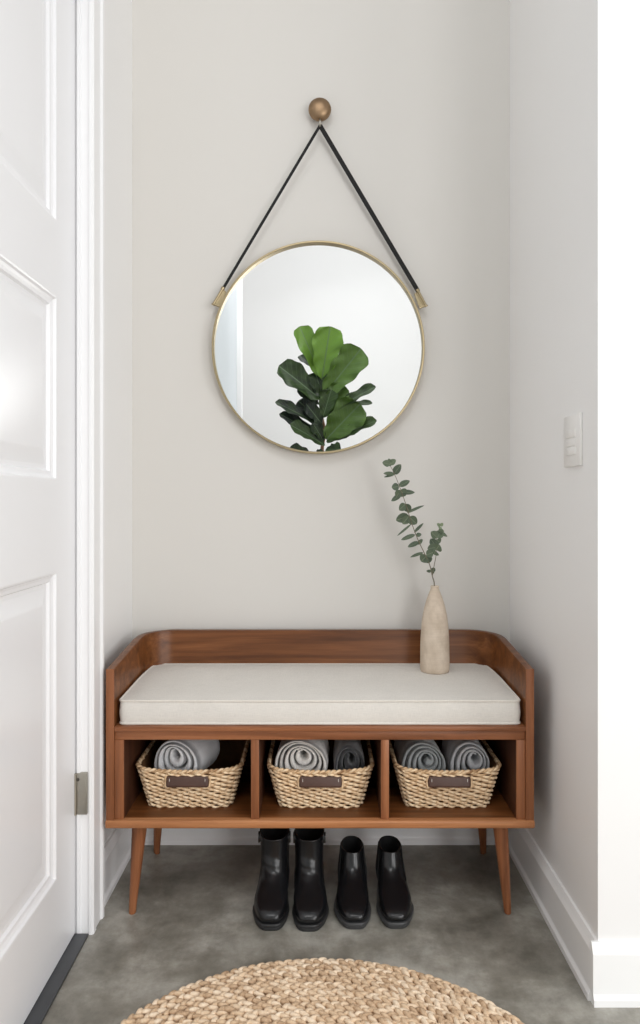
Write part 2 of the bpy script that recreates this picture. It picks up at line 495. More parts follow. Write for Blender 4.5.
# seat cushion
def cushion():
    x0, x1 = -.5185, .518; y0, y1 = 1.936, 2.312; z0 = .4988; h = .063
    nx, ny = 90, 36; V = []; Fc = []; r = .012
    def top(u, v):      # u,v in -1..1
        e = (1 - abs(u) ** 6) * (1 - abs(v) ** 6)
        return z0 + h + .004 * e + .012 * (v * .5 + .5)
    def plan(u, v):
        x = (x0 + x1) / 2 + u * (x1 - x0) / 2; y = (y0 + y1) / 2 + v * (y1 - y0) / 2
        # pinched rear corners
        k = max(0, v) ** 2
        x *= 1 - .022 * k
        cr = .012 + .02 * max(0, v)
        dx = max(0, abs(x) - ((x1 - x0) / 2 * (1 - .022 * k) - cr)); dy = max(0, abs(y - (y0 + y1) / 2) - ((y1 - y0) / 2 - cr))
        if dx > 0 and dy > 0:
            m = max(dx, dy); l = math.hypot(dx, dy); q = m / l
            x -= math.copysign(dx * (1 - q), x); y -= math.copysign(dy * (1 - q), y - (y0 + y1) / 2)
        return x, y
    us = np.sin(np.linspace(-math.pi / 2, math.pi / 2, nx + 1)) * .25 + np.linspace(-1, 1, nx + 1) * .75
    vs = np.linspace(-1, 1, ny + 1)
    for v in vs:
        for u in us:
            x, y = plan(u, v); V.append((x, y, top(u, v)))
    W = nx + 1
    for j in range(ny):
        for i in range(nx):
            Fc.append((j * W + i, j * W + i + 1, (j + 1) * W + i + 1, (j + 1) * W + i))
    ring = [j for j in range(W)] + [j * W + nx for j in range(1, ny + 1)] + [ny * W + i for i in range(nx - 1, -1, -1)] + [j * W for j in range(ny - 1, 0, -1)]
    c = Vector(((x0 + x1) / 2, (y0 + y1) / 2, 0)); prev = ring
    levels = [(.86, .0016), (.5, .004), (.14, .0016), (0.0, 0)]
    for lv, out in levels:
        new = []
        for i, q in enumerate(ring):
            p = Vector(V[q]); zt = p.z
            a = Vector(V[ring[i - 1]]); b = Vector(V[ring[(i + 1) % len(ring)]]); t = (b - a); t.z = 0; t.normalize(); nn = Vector((t.y, -t.x, 0))
            w = math.sin(i * .55) * .0006
            new.append(len(V)); V.append((p.x + nn.x * (out + w), p.y + nn.y * (out + w), z0 + (zt - z0) * lv))
        for i in range(len(ring)):
            j = (i + 1) % len(ring); Fc.append((prev[i], prev[j], new[j], new[i]))
        prev = new
    Fc.append(tuple(prev))
    o = meshobj('bench_cushion', V, Fc, CUSH, angle=60)
    tag(o, 'long off-white linen box cushion with piped edges on the walnut bench', 'cushion')
    for zoff, nm in ((0, 'piping'), (1, 'piping')):
        pts = []
        for i, q in enumerate(ring):
            p = Vector(V[q]); pts.append(Vector((p.x, p.y, p.z - .001 if zoff == 0 else z0 + .004)))
        pc = [p + (p - Vector((c.x, c.y, p.z))).normalized() * .0012 for p in pts]
        v, f = tube(pc, .0030, 8, closed=True)
        meshobj(nm, v, f, PIPE, o, world=False)
    return o
cushion()

# ------------------------------------------------------------------ baskets
def rrect(hw, hd, r, n):
    """n points evenly along a rounded rectangle, starting front centre, with outward normals."""
    segs = []
    def arc(cx, cy, a0):
        return [(cx + r * math.cos(a0 + k * math.pi / 2 / 12), cy + r * math.sin(a0 + k * math.pi / 2 / 12)) for k in range(13)]
    poly = [(0, -hd)] + arc(hw - r, -hd + r, -math.pi / 2) + arc(hw - r, hd - r, 0) + arc(-hw + r, hd - r, math.pi / 2) + arc(-hw + r, -hd + r, math.pi) + [(0, -hd)]
    poly = np.array(poly); d = np.hypot(*np.diff(poly, axis=0).T); s = np.concatenate([[0], np.cumsum(d)])
    t = np.linspace(0, s[-1], n, endpoint=False)
    X = np.interp(t, s, poly[:, 0]); Y = np.interp(t, s, poly[:, 1])
    dx = np.roll(X, -1) - np.roll(X, 1); dy = np.roll(Y, -1) - np.roll(Y, 1); l = np.hypot(dx, dy)
    return X, Y, dy / l, -dx / l

BH = .100
def basket_dims(f):      # f 0 at the bottom, 1 at the rim
    return .110 + .0285 * f, .125 + .024 * f, .026 + .008 * f
def rim_z(x, f):
    return BH * f + .010 * f * min(1, (abs(x) / .135)) ** 2.2
def make_basket(label):
    t = empty('woven_basket'); tag(t, label, 'basket', 'woven storage baskets in the bench')
    N = 560; ST = 30; V = []; Fc = []; T = []
    rows = 18
    for r in range(rows):
        f = (r + .5) / rows; hw, hd, cr = basket_dims(f)
        X, Y, NX, NY = rrect(hw, hd, cr, N)
        ph = (r % 2) * math.pi
        rs = np.random.rand(ST * 2)
        b = len(V); n = 7
        for i in range(N):
            a = 2 * math.pi * i / N * ST / 1
            seg = int(((a + ph) / math.pi)) % (ST * 2)
            sn = math.sin(a + ph); sq = math.copysign(abs(sn) ** .7, sn)
            o = (.0019 + .0009 * rs[seg]) * sq; dz = .0014 * math.cos(a + ph) + .0012 * math.sin(a * .31 + r * 2.1)
            z = rim_z(X[i], f) + dz
            rad = .0031 + .0005 * sq
            for k in range(n):
                th = 2 * math.pi * k / n
                e = o + rad * math.cos(th) * .85
                V.append((X[i] + NX[i] * e, Y[i] + NY[i] * e, z + rad * 1.05 * math.sin(th)))
                T.append(.42 + .45 * rs[seg] + .22 * sn)
        for i in range(N):
            j = (i + 1) % N
            for k in range(n):
                Fc.append((b + i * n + k, b + i * n + (k + 1) % n, b + j * n + (k + 1) % n, b + j * n + k))
    meshobj('woven_side', V, Fc, SEAG, t, tint=T)
    # inner lining wall + floor so no daylight passes through the weave
    V = []; Fc = []; M = 96
    for f, ins in ((0, .004), (.5, .002), (1, .003), (1, .006), (.5, .006), (.05, .008)):
        hw, hd, cr = basket_dims(f); X, Y, NX, NY = rrect(hw - ins, hd - ins, cr, M)
        for i in range(M): V.append((X[i], Y[i], .002 + rim_z(X[i], f) * .97 + (.006 if f == .05 else 0)))
    for r in range(5):
        for i in range(M):
            j = (i + 1) % M; Fc.append((r * M + i, r * M + j, (r + 1) * M + j, (r + 1) * M + i))
    Fc.append(tuple(range(M))[::-1]); Fc.append(tuple(5 * M + i for i in range(M)))
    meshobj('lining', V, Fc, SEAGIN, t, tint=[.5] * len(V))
    # twisted rope rim
    V = []; Fc = []; T = []; N2 = 480
    hw, hd, cr = basket_dims(1.03); X, Y, NX, NY = rrect(hw, hd, cr, N2)
    for s in (0, math.pi):
        b = len(V); n = 7
        for i in range(N2):
            a = 2 * math.pi * i / N2 * 40 + s
            z = rim_z(X[i], 1.03) + .0024 * math.sin(a); o = .0022 * math.cos(a)
            for k in range(n):
                th = 2 * math.pi * k / n; e = o + .0037 * math.cos(th)
                V.append((X[i] + NX[i] * e, Y[i] + NY[i] * e, z + .0037 * math.sin(th))); T.append(.5 + .35 * math.sin(a * .37 + s))
        for i in range(N2):
            j = (i + 1) % N2
            for k in range(n): Fc.append((b + i * n + k, b + i * n + (k + 1) % n, b + j * n + (k + 1) % n, b + j * n + k))
    meshobj('rim', V, Fc, SEAG, t, tint=T)
    # leather handle wrap on the front, with rope loops at both ends
    hz = .078; hw, hd, cr = basket_dims(hz / BH); yf = -hd - .007
    bm = bmesh.new(); bmesh.ops.create_cube(bm, size=1)
    for v in bm.verts: v.co = Vector((v.co.x * .112, v.co.y * .012, v.co.z * .029))
    bmesh.ops.bevel(bm, geom=list(bm.edges), offset=.0052, segments=4, affect='EDGES', profile=.5)
    rot = Matrix.Rotation(-math.atan2(.024, BH), 4, 'X')
    bm.transform(Matrix.Translation((0, yf, hz)) @ rot)
    me = bpy.data.meshes.new('handle'); bm.to_mesh(me); bm.free(); me.shade_smooth(); me.set_sharp_from_angle(angle=math.radians(50))
    hd_o = link('handle', me, HANDLE, t, world=False); hd_o['label'] = 'dark brown leather handle wrap'
    for s in (-1, 1):
        pts = [(s * (.056 + .003 * math.cos(a)), yf + .002 - .006 * abs(math.sin(a)) + .002, hz + .0145 * math.sin(a)) for a in np.linspace(-math.pi / 2, math.pi / 2, 9)]
        v, f = tube(pts, .0032, 8)
        meshobj('rope_loop', v, f, SEAG, hd_o, world=False, tint=[.6] * len(v))
    for s in (-1, 1):
        v, f = tube([(s * .047, yf - .0052, hz - .009), (s * .047, yf - .0052, hz + .009)], .0007, 6)
        meshobj('stitching', v, f, PIPE, hd_o, world=False)
    return t
SHELF = .2592
yb_front = 2.002
B1 = make_basket('seagrass basket in the left compartment holding a single light grey roll')
B1.location = (-.350, yb_front + .125, SHELF)
B2 = copy_tree(B1); B2['label'] = 'seagrass basket in the middle compartment holding a cream roll and a charcoal roll'
B2.location = (.0015, yb_front + .123, SHELF)
B3 = copy_tree(B1); B3['label'] = 'seagrass basket in the right compartment holding two darker grey rolls'
B3.location = (.3415, yb_front + .123, SHELF)

# ------------------------------------------------------------------ rolled throws
def roll(label, mat, cx, y0, rx, z_top, sc, turns, length, yaw, phase=0, z_bot=.2735, squash=0, group='rolled throws in the baskets', thick=.76):
    """Sheet swept along an eccentric spiral whose eye is sc=(dx,z); rests on the basket floor."""
    ry = (z_top - z_bot) / 2; zc = z_bot + ry
    eye = np.array([sc[0], sc[1] - zc])
    V = []; Fc = []; T = []
    per = 48; m = int(per * turns)
    def pt(phi):
        t = max(0, phi / (2 * math.pi * (turns + .9)))
        r = t ** .92; c = eye * (1 - r)
        th = phi + phase
        wob = 1 + .03 * math.sin(3 * th + 1.3)
        return np.array([c[0] + rx * r * math.cos(th) * wob, c[1] + ry * r * math.sin(th) * wob])
    na = 14
    prof = []
    L = length
    e = .16
    prof = [(.5, 0.0), (.22, .0012), (.06, .005), (0, .012)] + [(0, y) for y in np.linspace(.03, L - .03, na)] + [(0, L - .012), (.1, L - .003), (.5, L)] + [(.9, L - .003), (1, L - .012)] + [(1, y) for y in np.linspace(L - .03, .03, na)] + [(1, .012), (.94, .005), (.78, .0012)]
    n = len(prof)
    for i in range(m + 1):
        phi = 2 * math.pi * (.12 + (i / m) * (turns - .12))
        a = pt(phi); b = pt(phi + 2 * math.pi); d = (b - a) * thick
        if i > m - 6: d = d * (1 - .35 * ((i - m + 6) / 6) ** 2)
        tl = .006 * math.sin(phi * .7 + phase)            # the ends telescope a little
        for (w, y) in prof:
            q = a + d * w
            s = 1 + .01 * math.sin(9 * y * 6 + phi)
            V.append((q[0] * s, y + tl, q[1] * s))
            T.append(1.0 if (w in (0, 1) and False) else max(0, 1 - abs(w - .97) * 5) if y < .02 else .0)
    for i in range(m):
        for k in range(n):
            Fc.append((i * n + k, i * n + (k + 1) % n, (i + 1) * n + (k + 1) % n, (i + 1) * n + k))
    Fc += [tuple(range(n))[::-1], tuple(m * n + k for k in range(n))]
    rng = np.random.RandomState(int(abs(cx) * 1000) + 3)
    V = [(x + rng.randn() * .0004, y + rng.randn() * .0005, z + rng.randn() * .0004) for (x, y, z) in V]
    o = meshobj('rolled_throw', V, Fc, mat, tint=T)
    o.location = (cx, y0, zc); o.rotation_euler = (0, 0, yaw)
    tag(o, label, 'rolled throw', group)
    return o
roll('light grey throw roll lying alone in the left basket', T_LIGHT, -.389, 2.016, .074, .434, (-.004, .402), 3.6, .16, -.26, .94)
roll('cream white throw roll with dark spiral edges in the middle basket', T_CREAM, -.052, 2.016, .080, .434, (.004, .400), 4.6, .16, -.06, .6)
roll('charcoal black throw roll beside the cream one in the middle basket', T_CHAR,   .082, 2.018, .052, .428, (.0, .385), 2.6, .15, 0, 1.4)
roll('slate grey throw roll on the left side of the right basket', T_GREEN, .280, 2.016, .068, .431, (.012, .388), 4.2, .16, .04, 3.4)
roll('mid grey throw roll on the right side of the right basket', T_MID, .405, 2.016, .062, .431, (.014, .390), 3.7, .16, .0, .3)

# ------------------------------------------------------------------ boots
def make_boot(label, group, x, ytoe, Ht, shaft, tall, flip, leath, solemat, topcut=0):
    t = empty('boot'); tag(t, label, 'boot', group); t.location = (x, ytoe, 0)
    L = .252
    if tall:
        fy = ([.018, .028, .036, .044, .052, .060, .075, .095, .125, .15, Ht], [0, -.003, 0, .010, .032, .058, .092, .112, .122, .124, .122])
        hwz = ([.018, .030, .045, .055, .065, .085, .12, Ht], [.0445, .0455, .0445, .0425, .040, .0375, .0378, shaft])
    else:
        fy = ([.018, .026, .034, .042, .050, .058, .072, .090, .112, Ht], [0, -.003, .001, .016, .042, .068, .104, .124, .134, .139])
        hwz = ([.018, .028, .042, .052, .062, .082, .112, Ht], [.0445, .045, .0435, .042, .0395, .036, .0325, shaft])
    byz = ([.018, .04, .07, .10, .13, Ht], [L - .006, L, L - .006, L - .016, L - .018, L - .014])
    def ring(z, n=56, off=0, th_list=None):
        y0 = interp(z, *fy) - off; y1 = interp(z, *byz) + off; hw = interp(z, *hwz) + off
        lowf = max(0, min(1, (.066 - z) / .03))
        out = []
        ths = th_list if th_list is not None else [2 * math.pi * k / n for k in range(n)]
        for a in ths:
            c, s = math.cos(a), math.sin(a)          # a=0 right side, -pi/2 toe
            pw = (2 / (2.2 + 2.1 * lowf)) if s < 0 else 2 / 2.2
            cx = math.copysign(abs(c) ** pw, c); sy = math.copysign(abs(s) ** pw, s)
            yc = (y0 + y1) / 2; y = yc + sy * (y1 - y0) / 2
            fw = interp(y, [-.01, .03, .075, .15, .20, .26], [.66, .86, 1.0, .80, .76, .72])
            w = hw * (lowf * fw + (1 - lowf))
            xx = cx * w
            xx += flip * .004 * lowf * math.sin(min(1, max(0, y / .2)) * math.pi)
            fold = 0
            if tall and .07 < z < .14 and s < 0:
                fold = .0022 * math.sin((z - .07) * 210 + c * 2.2) * (-s)
            zz = z + (topcut * (y - yc) / .06 if z > Ht - .03 else 0) * max(0, (z - Ht + .03) / .03)
            out.append((xx, y - fold, zz))
        return out
    zs = [.016, .020, .024, .028, .031, .034, .037, .040, .043, .046, .049, .052, .055, .058, .062, .066, .071, .077, .084, .092, .10, .108, .116, .124]
    zs = [z for z in zs if z < Ht - .004] + list(np.linspace(max(.13, Ht - .006), Ht, 3) if Ht > .14 else [Ht - .004, Ht])
    n = 56; V = []; Fc = []
    rings = [ring(z, n) for z in zs]
    lip = ring(Ht, n, -.0015); lip = [(a, b, c + .001) for a, b, c in lip]
    ins = ring(Ht, n, -.0035)
    rings += [lip, ins]
    for r in rings: V += r
    for i in range(len(rings) - 1):
        for k in range(n): Fc.append((i * n + k, i * n + (k + 1) % n, (i + 1) * n + (k + 1) % n, (i + 1) * n + k))
    Fc.append(tuple(range(n))[::-1])
    up = meshobj('upper', V, Fc, leath, t, world=False)
    m = up.modifiers.new('Subdivision', 'SUBSURF'); m.levels = 1; m.render_levels = 1
    # dark lining
    V = []; Fc = []
    dep = [0, .012, .03, .06]
    for d in dep: V += [(a * (1 - d), b, c - d * .9) for a, b, c in ring(Ht, n, -.0036 - d * .02)]
    for i in range(len(dep) - 1):
        for k in range(n): Fc.append((i * n + k, i * n + (k + 1) % n, (i + 1) * n + (k + 1) % n, (i + 1) * n + k))
    Fc.append(tuple((len(dep) - 1) * n + k for k in range(n)))
    meshobj('lining', V, Fc, INSIDE, t, world=False)
    # sole: welt, forefoot and heel block in one mesh
    V = []; Fc = []
    def slab(z0, z1, off, ya, yb):
        base = len(V); pl = [p for p in ring(.02, 72, off)]
        pl = [(a, b) for a, b, c in pl if ya <= b <= yb]
        for (z, o) in ((z0, .0), (z0 + .002, .0012), (z1 - .002, .0012), (z1, 0)):
            for a, b in pl: V.append((a + math.copysign(o, a), b + (o if b > .12 else -o), z))
        k2 = len(pl)
        for i in range(3):
            for k in range(k2): Fc.append((base + i * k2 + k, base + i * k2 + (k + 1) % k2, base + (i + 1) * k2 + (k + 1) % k2, base + (i + 1) * k2 + k))
        Fc.append(tuple(base + k for k in range(k2))[::-1]); Fc.append(tuple(base + 3 * k2 + k for k in range(k2)))
    if tall:
        slab(.008, .017, .003, -1, 1); slab(0, .009, .001, -1, .150); slab(0, .009, .001, .185, 1)
    else:
        slab(.007, .017, .0042, -1, 1); slab(0, .008, .0005, -1, .150); slab(0, .008, .0005, .185, 1)
    meshobj('sole', V, Fc, solemat, t, world=False, angle=35)
    def patch(name, a0, a1, z0, z1, off, mat, na=10, nz=14):
        V = []; Fc = []
        for j in range(nz + 1):
            z = z0 + (z1 - z0) * j / nz
            V += ring(z, off=off, th_list=[a0 + (a1 - a0) * i / na for i in range(na + 1)])
        W = na + 1
        for j in range(nz):
            for i in range(na): Fc.append((j * W + i, j * W + i + 1, (j + 1) * W + i + 1, (j + 1) * W + i))
        o = meshobj(name, V, Fc, mat, t, world=False)
        s = o.modifiers.new('Solidify', 'SOLIDIFY'); s.thickness = .0012; s.offset = 1
        return o
    if tall:
        ii = 0 if flip < 0 else math.pi            # inner side
        patch('zip', ii - .10, ii + .10, .05, Ht - .004, .0006, ELAST, 4, 20)
        patch('heel_counter', math.pi * .12, math.pi * .88, .02, .075, .0006, leath, 16, 8)
        for s in (-1, 1):
            pts = []
            yc = .18
            for a in np.linspace(0, math.pi, 9):
                pts.append((s * (shaft + .0008), yc + .012 * math.cos(a), Ht - .032 + .026 * math.sin(a)))
            pts = [(p[0], p[1], p[2]) for p in pts]
            Vb = []; Fb = []
            for (px_, py_, pz_) in pts:
                for (dx, dn) in ((-.003, 0), (.0022, 0), (.0022, 1), (-.003, 1)):
                    k = 1 - .8 * dn
                    Vb.append((px_ + dx, yc + (py_ - yc) * k, Ht - .032 + (pz_ - Ht + .032) * k))
            for i in range(len(pts) - 1):
                for k in range(4): Fb.append((i * 4 + k, i * 4 + (k + 1) % 4, i * 4 + 4 + (k + 1) % 4, i * 4 + 4 + k))
            Fb += [(3, 2, 1, 0), tuple((len(pts) - 1) * 4 + k for k in range(4))]
            meshobj('pull_tab', Vb, Fb, leath, t, world=False, smooth=False)
    else:
        for c in (0, math.pi):
            patch('gusset', c - .42, c + .42, .06, Ht - .003, .0004, ELAST)
    return t
YT = 1.878
make_boot('black leather tall boot with square toe, leftmost of the four boots', 'black tall boots', -.1245, YT, .176, .041, True, -1, BOOT, SOLE, .006)
make_boot('black leather tall boot, right one of the taller pair, beside its mate', 'black tall boots', -.0285, YT - .004, .176, .041, True, 1, BOOT, SOLE, .006)
make_boot('smooth black ankle boot with grey welt, left one of the shorter pair', 'black ankle boots', .0885, YT + .006, .128, .0305, False, -1, BOOT2, WELT, .003)
make_boot('smooth black ankle boot with grey welt, rightmost of the four boots', 'black ankle boots', .193, YT + .008, .128, .0305, False, 1, BOOT2, WELT, .003)

# ------------------------------------------------------------------ mirror and knob
YM = 2.340
mc = P(318.2, 347.6, YM - .005); MR = 106.3 / F * (YM - .005)
mir = empty('round_mirror', (mc.x, YB, mc.z - MR)); tag(mir, 'round wall mirror with thin brass frame hung from a black leather strap', 'mirror')
def disc_ring(profile, n=128):
    V = []; Fc = []; m = len(profile)
    for k in range(n):
        a = 2 * math.pi * k / n
        for (r, y) in profile: V.append((mc.x + r * math.cos(a), y, mc.z + r * math.sin(a)))
    for k in range(n):
        j = (k + 1) % n
        for i in range(m): Fc.append((k * m + i, k * m + (i + 1) % m, j * m + (i + 1) % m, j * m + i))
    return V, Fc
v, f = disc_ring([(MR, YB - .002), (MR, YM - .013), (MR - .001, YM - .0145), (MR - .0055, YM - .0145), (MR - .0068, YM - .013), (MR - .0068, YM + .002), (MR - .02, YM + .004), (MR - .02, YB - .002)])
meshobj('frame', v, f, BRASS, mir, angle=30)
V = [(mc.x + (MR - .006) * math.cos(2 * math.pi * k / 128), YM, mc.z + (MR - .006) * math.sin(2 * math.pi * k / 128)) for k in range(128)]
V2 = [(a, YM + .004, c) for a, b, c in V]
meshobj('mirror_glass', V + V2, [tuple(range(128))] + [tuple(range(128, 256))[::-1]] + [(k, 128 + k, 128 + (k + 1) % 128, (k + 1) % 128) for k in range(128)], MIRR, mir, smooth=False)
YS = YM - .006
apex = P(320, 125.5, YS - .004)
def strap(name, end, w, d=.0028):
    a = apex; b = end; dirv = (b - a).normalized(); nrm = Vector((0, -1, 0)); side = dirv.cross(nrm).normalized()
    V = []; Fc = []; n = 24
    for i in range(n + 1):
        p = a.lerp(b, i / n)
        for (s, q) in ((-1, -1), (1, -1), (1, 1), (-1, 1)): V.append(p + side * (w / 2 * s) + nrm * (d / 2 * q))
    for i in range(n):
        for k in range(4): Fc.append((i * 4 + k, i * 4 + (k + 1) % 4, i * 4 + 4 + (k + 1) % 4, i * 4 + 4 + k))
    Fc += [(3, 2, 1, 0), tuple(n * 4 + k for k in range(4))]
    return V, Fc
eL = P(222.6, 289.5, YS); eR = P(418.2, 291.5, YS)
p1 = strap('l', eL, .0085); p2 = strap('r', eR, .0135)
lp = tube([apex + Vector((.006 * math.sin(a), -.002, .004 + .009 * (1 - math.cos(a)))) for a in np.linspace(0, 2 * math.pi, 14)[:-1]], .003, 8, closed=True)
v, f = join(p1, p2); meshobj('strap', v, f, STRAP, mir, smooth=False)
for sgn, (a0, a1, foot) in ((-1, ((222.8, 288.5), (213.6, 304.0), (219.6, 306.5))), (1, ((417.8, 290.5), (425.8, 305.5), (419.6, 308.0)))):
    A = P(*a0, YS - .002); B = P(*a1, YS - .002); C_ = P(*foot, YS)
    outer = tube([A, B], .0042, 10); inner = tube([A.lerp(B, .1) + Vector((-sgn * .006, .003, -.001)), B + Vector((-sgn * .005, .003, -.0005))], .0038, 10)
    ft = tube([B, C_], .0036, 10)
    cap = tube([A + (A - B).normalized() * .004, A - (A - B).normalized() * .004], .0062, 12)
    capb = tube([B + Vector((0, -.001, 0)), B + (B - A).normalized() * .004], .0058, 12)
    v, f = join(outer, inner, ft, cap, capb)
    # thin web plate joining the bar to the frame
    q = [A, B, C_, P(a0[0] - sgn * 3.4, a0[1] + 3.5, YS)]
    o = len(v); v = v + [p + Vector((0, dy, 0)) for dy in (0, .004) for p in q]
    f = f + [(o, o + 1, o + 2, o + 3), (o + 7, o + 6, o + 5, o + 4)] + [(o + k, o + 4 + k, o + 4 + (k + 1) % 4, o + (k + 1) % 4) for k in range(4)]
    meshobj('bracket', v, f, BRASS, mir, angle=40)
kc = P(319.8, 108.8, YB - .035); kr = 11.5 / F * (YB - .035)
kb = empty('wall_knob', (kc.x, YB, kc.z)); tag(kb, 'round aged brass knob on the wall above the mirror', 'knob')
prof = [(.008, 0), (.008, .012), (.014, .014), (kr * .8, .018), (kr * .97, .024), (kr, .030), (kr * .97, .036), (kr * .86, .042), (kr * .62, .0465), (kr * .3, .0485), (.001, .049)]
v, f = lathe(prof, 40)
v = [(kc.x + a, YB - c, kc.z + b) for a, b, c in v]
meshobj('knob', v, f, KNOB, kb, angle=50)
hk = [P(319.9, 119, YS - .006), P(320.1, 122, YS - .010), P(320.1, 126.5, YS - .008)]
v, f = tube(hk, [.003, .004, .003], 8); meshobj('hook', v, f, STEEL, kb)

# ------------------------------------------------------------------ vase and sprig
YV = 2.215
vb = P(434.8, 672.3, YV); VZ = .5735
va = empty('bud_vase', (vb.x, YV, VZ)); 
s = 1 / F * YV
ztop = P(434, 586, YV).z - VZ
hts = [(13.0, 0), (14.1, .012), (14.5, .06), (14.5, .2), (14.3, .34), (13.6, .50), (12.4, .63), (10.6, .74), (8.5, .83), (6.4, .90), (4.9, .945), (4.1, .972), (4.3, .992), (4.2, 1.0), (3.2, 1.0), (2.7, .96), (3.5, .9)]
pts = smooth_path([Vector((r * s, 0, h * ztop)) for r, h in hts], 4)
bpy.data.objects.remove(va)
v, f = lathe([(p.x, p.z) for p in pts], 48, (0, 0, 0))
vo = meshobj('bud_vase', v, f, CERAM, angle=60); vo.location = (vb.x, YV, VZ)
tag(vo, 'slender beige stoneware bottle vase standing on the bench cushion', 'vase')

def leaf(V, Fc, U, T, base, tip, width, nrm, tint, shape='round', cup=.12, bend=.1, nu=10, nv=14):
    base = Vector(base); tip = Vector(tip); d = tip - base; L = d.length; d.normalize()
    nrm = Vector(nrm); nrm = (nrm - d * nrm.dot(d)).normalized(); sd = d.cross(nrm)
    o = len(V)
    for j in range(nv + 1):
        t = j / nv
        if shape == 'round': w = math.sin(math.pi * min(1, t) ** .85) ** .62 if 0 < t < 1 else 0.05
        elif shape == 'fiddle':
            w = interp(t, [0, .05, .15, .3, .45, .6, .75, .87, .95, .985, 1], [.04, .3, .56, .70, .80, .92, 1.0, .96, .76, .48, .1])
        else: w = math.sin(math.pi * t) ** .8 if 0 < t < 1 else .03
        if shape == 'fiddle': w *= 1 + .07 * math.sin(t * 17 + L * 60) * (t < .97)
        for i in range(nu + 1):
            u = i / nu * 2 - 1
            wave = .0 if shape != 'fiddle' else (.05 * math.sin(t * 13 + u * 2) + .04 * math.sin(t * 23 + u * 5 + L * 40)) * abs(u) ** 2 * width
            h = cup * width * abs(u) ** 1.6 * w + bend * L * (t * t) * -1 + wave
            V.append(base + d * (L * t) + sd * (u * width / 2 * w) + nrm * h)
            U.append((u * .5 * w + .5, t)); T.append(tint)
    W = nu + 1
    for j in range(nv):
        for i in range(nu): Fc.append((o + j * W + i, o + j * W + i + 1, o + (j + 1) * W + i + 1, o + (j + 1) * W + i))

sp = empty('eucalyptus_sprig', (vb.x, YV, VZ + ztop * .6)); tag(sp, 'two-branched eucalyptus sprig with grey-green leaves in the beige vase', 'sprig')
def Z(zx, zy, dy=0): return P(360 + zx / 4.1, 440 + zy / 4.1, YV + dy)
m1 = smooth_path([Vector((vb.x, YV, VZ + ztop * .62)), Z(305, 598), Z(297, 560), Z(285, 510, -.005), Z(262, 460, -.01), Z(236, 405, -.014), Z(210, 335, -.018), Z(185, 255, -.02), Z(158, 180, -.02), Z(136, 128, -.018), Z(120, 98, -.016)], 6)
m2 = smooth_path([Z(297, 556), Z(304, 515, .008), Z(312, 470, .014), Z(312, 425, .018), Z(318, 385, .02), Z(329, 352, .02)], 6)
rad1 = [.0018 - .0011 * i / len(m1) for i in range(len(m1))]; rad2 = [.0013 - .0007 * i / len(m2) for i in range(len(m2))]
v, f = join(tube(m1, rad1, 7), tube(m2, rad2, 7)); meshobj('stem', v, f, STEM, sp)
V = []; Fc = []; U = []; T = []
# (base, tip, width px, tilt of the normal, tint)
EL = [((122, 100), (92, 92), 30, (.2, .3), .45), ((122, 100), (146, 80), 26, (-.3, .2), .5), ((124, 108), (118, 76), 22, (0, -.5), .38),
      ((140, 140), (166, 100), 34, (-.5, .2), .3), ((142, 140), (96, 138), 22, (.1, .75), .42), ((142, 142), (98, 152), 14, (.1, .85), .3),
      ((160, 190), (204, 166), 28, (-.2, .5), .38), ((160, 190), (130, 195), 32, (.3, .2), .3), ((165, 205), (150, 235), 34, (.2, -.2), .48), ((165, 205), (188, 228), 40, (-.2, .1), .42), ((170, 215), (224, 216), 24, (-.1, .6), .28), ((168, 225), (128, 250), 22, (.2, .6), .25),
      ((186, 262), (160, 288), 34, (.3, -.1), .4), ((186, 262), (204, 296), 34, (-.3, -.1), .34), ((192, 300), (262, 264), 14, (-.2, .8), .32), ((200, 310), (148, 330), 40, (.2, .1), .36), ((200, 312), (176, 345), 36, (.2, -.2), .46), ((202, 315), (232, 345), 40, (-.3, -.1), .4), ((206, 330), (186, 318), 30, (.4, .2), .3),
      ((210, 345), (152, 394), 10, (.2, .8), .3), ((222, 380), (260, 340), 14, (-.2, .8), .25), ((226, 388), (168, 410), 20, (.2, .7), .35), ((230, 392), (252, 386), 20, (-.2, .6), .3), 
      ((242, 418), (196, 438), 22, (.1, .7), .28), ((240, 412), (252, 424), 30, (-.3, .3), .4), ((260, 462), (205, 478), 15, (.1, .8), .35),
      ((272, 472), (300, 460), 34, (-.2, .2), .42), ((274, 474), (250, 498), 44, (.2, .1), .36), ((276, 476), (284, 506), 34, (.2, -.2), .3),
      ((293, 540), (272, 536), 14, (.2, .5), .25), ((295, 540), (306, 524), 20, (-.3, .3), .3), ((296, 540), (304, 546), 12, (-.3, .3), .22),
      ((312, 440), (276, 446), 34, (.3, .2), .36), ((311, 436), (290, 404), 34, (.2, -.2), .28), ((312, 450), (326, 430), 44, (-.3, .1), .42), ((310, 455), (302, 470), 40, (.2, -.2), .33),
      ((316, 400), (292, 376), 36, (.3, .2), .42), ((316, 402), (332, 372), 38, (-.2, .1), .46), ((314, 410), (330, 420), 34, (-.3, -.1), .38), ((324, 375), (358, 396), 16, (-.2, .5), .4), ((322, 372), (346, 372), 20, (-.2, .5), .45)]
rng = random.Random(3)
for (b, t, w, (nx, nz), ti) in EL:
    dy = interp(b[1], [90, 470], [-.018, -.008]) if b[0] < 285 and b[1] < 520 else .014
    leaf(V, Fc, U, T, Z(*b, dy), Z(*t, dy + rng.uniform(-.012, .008)), w / 4.1 / F * YV, (nx, -1, nz), ti - .12, 'round', .1, rng.uniform(-.05, .12), 6, 10)
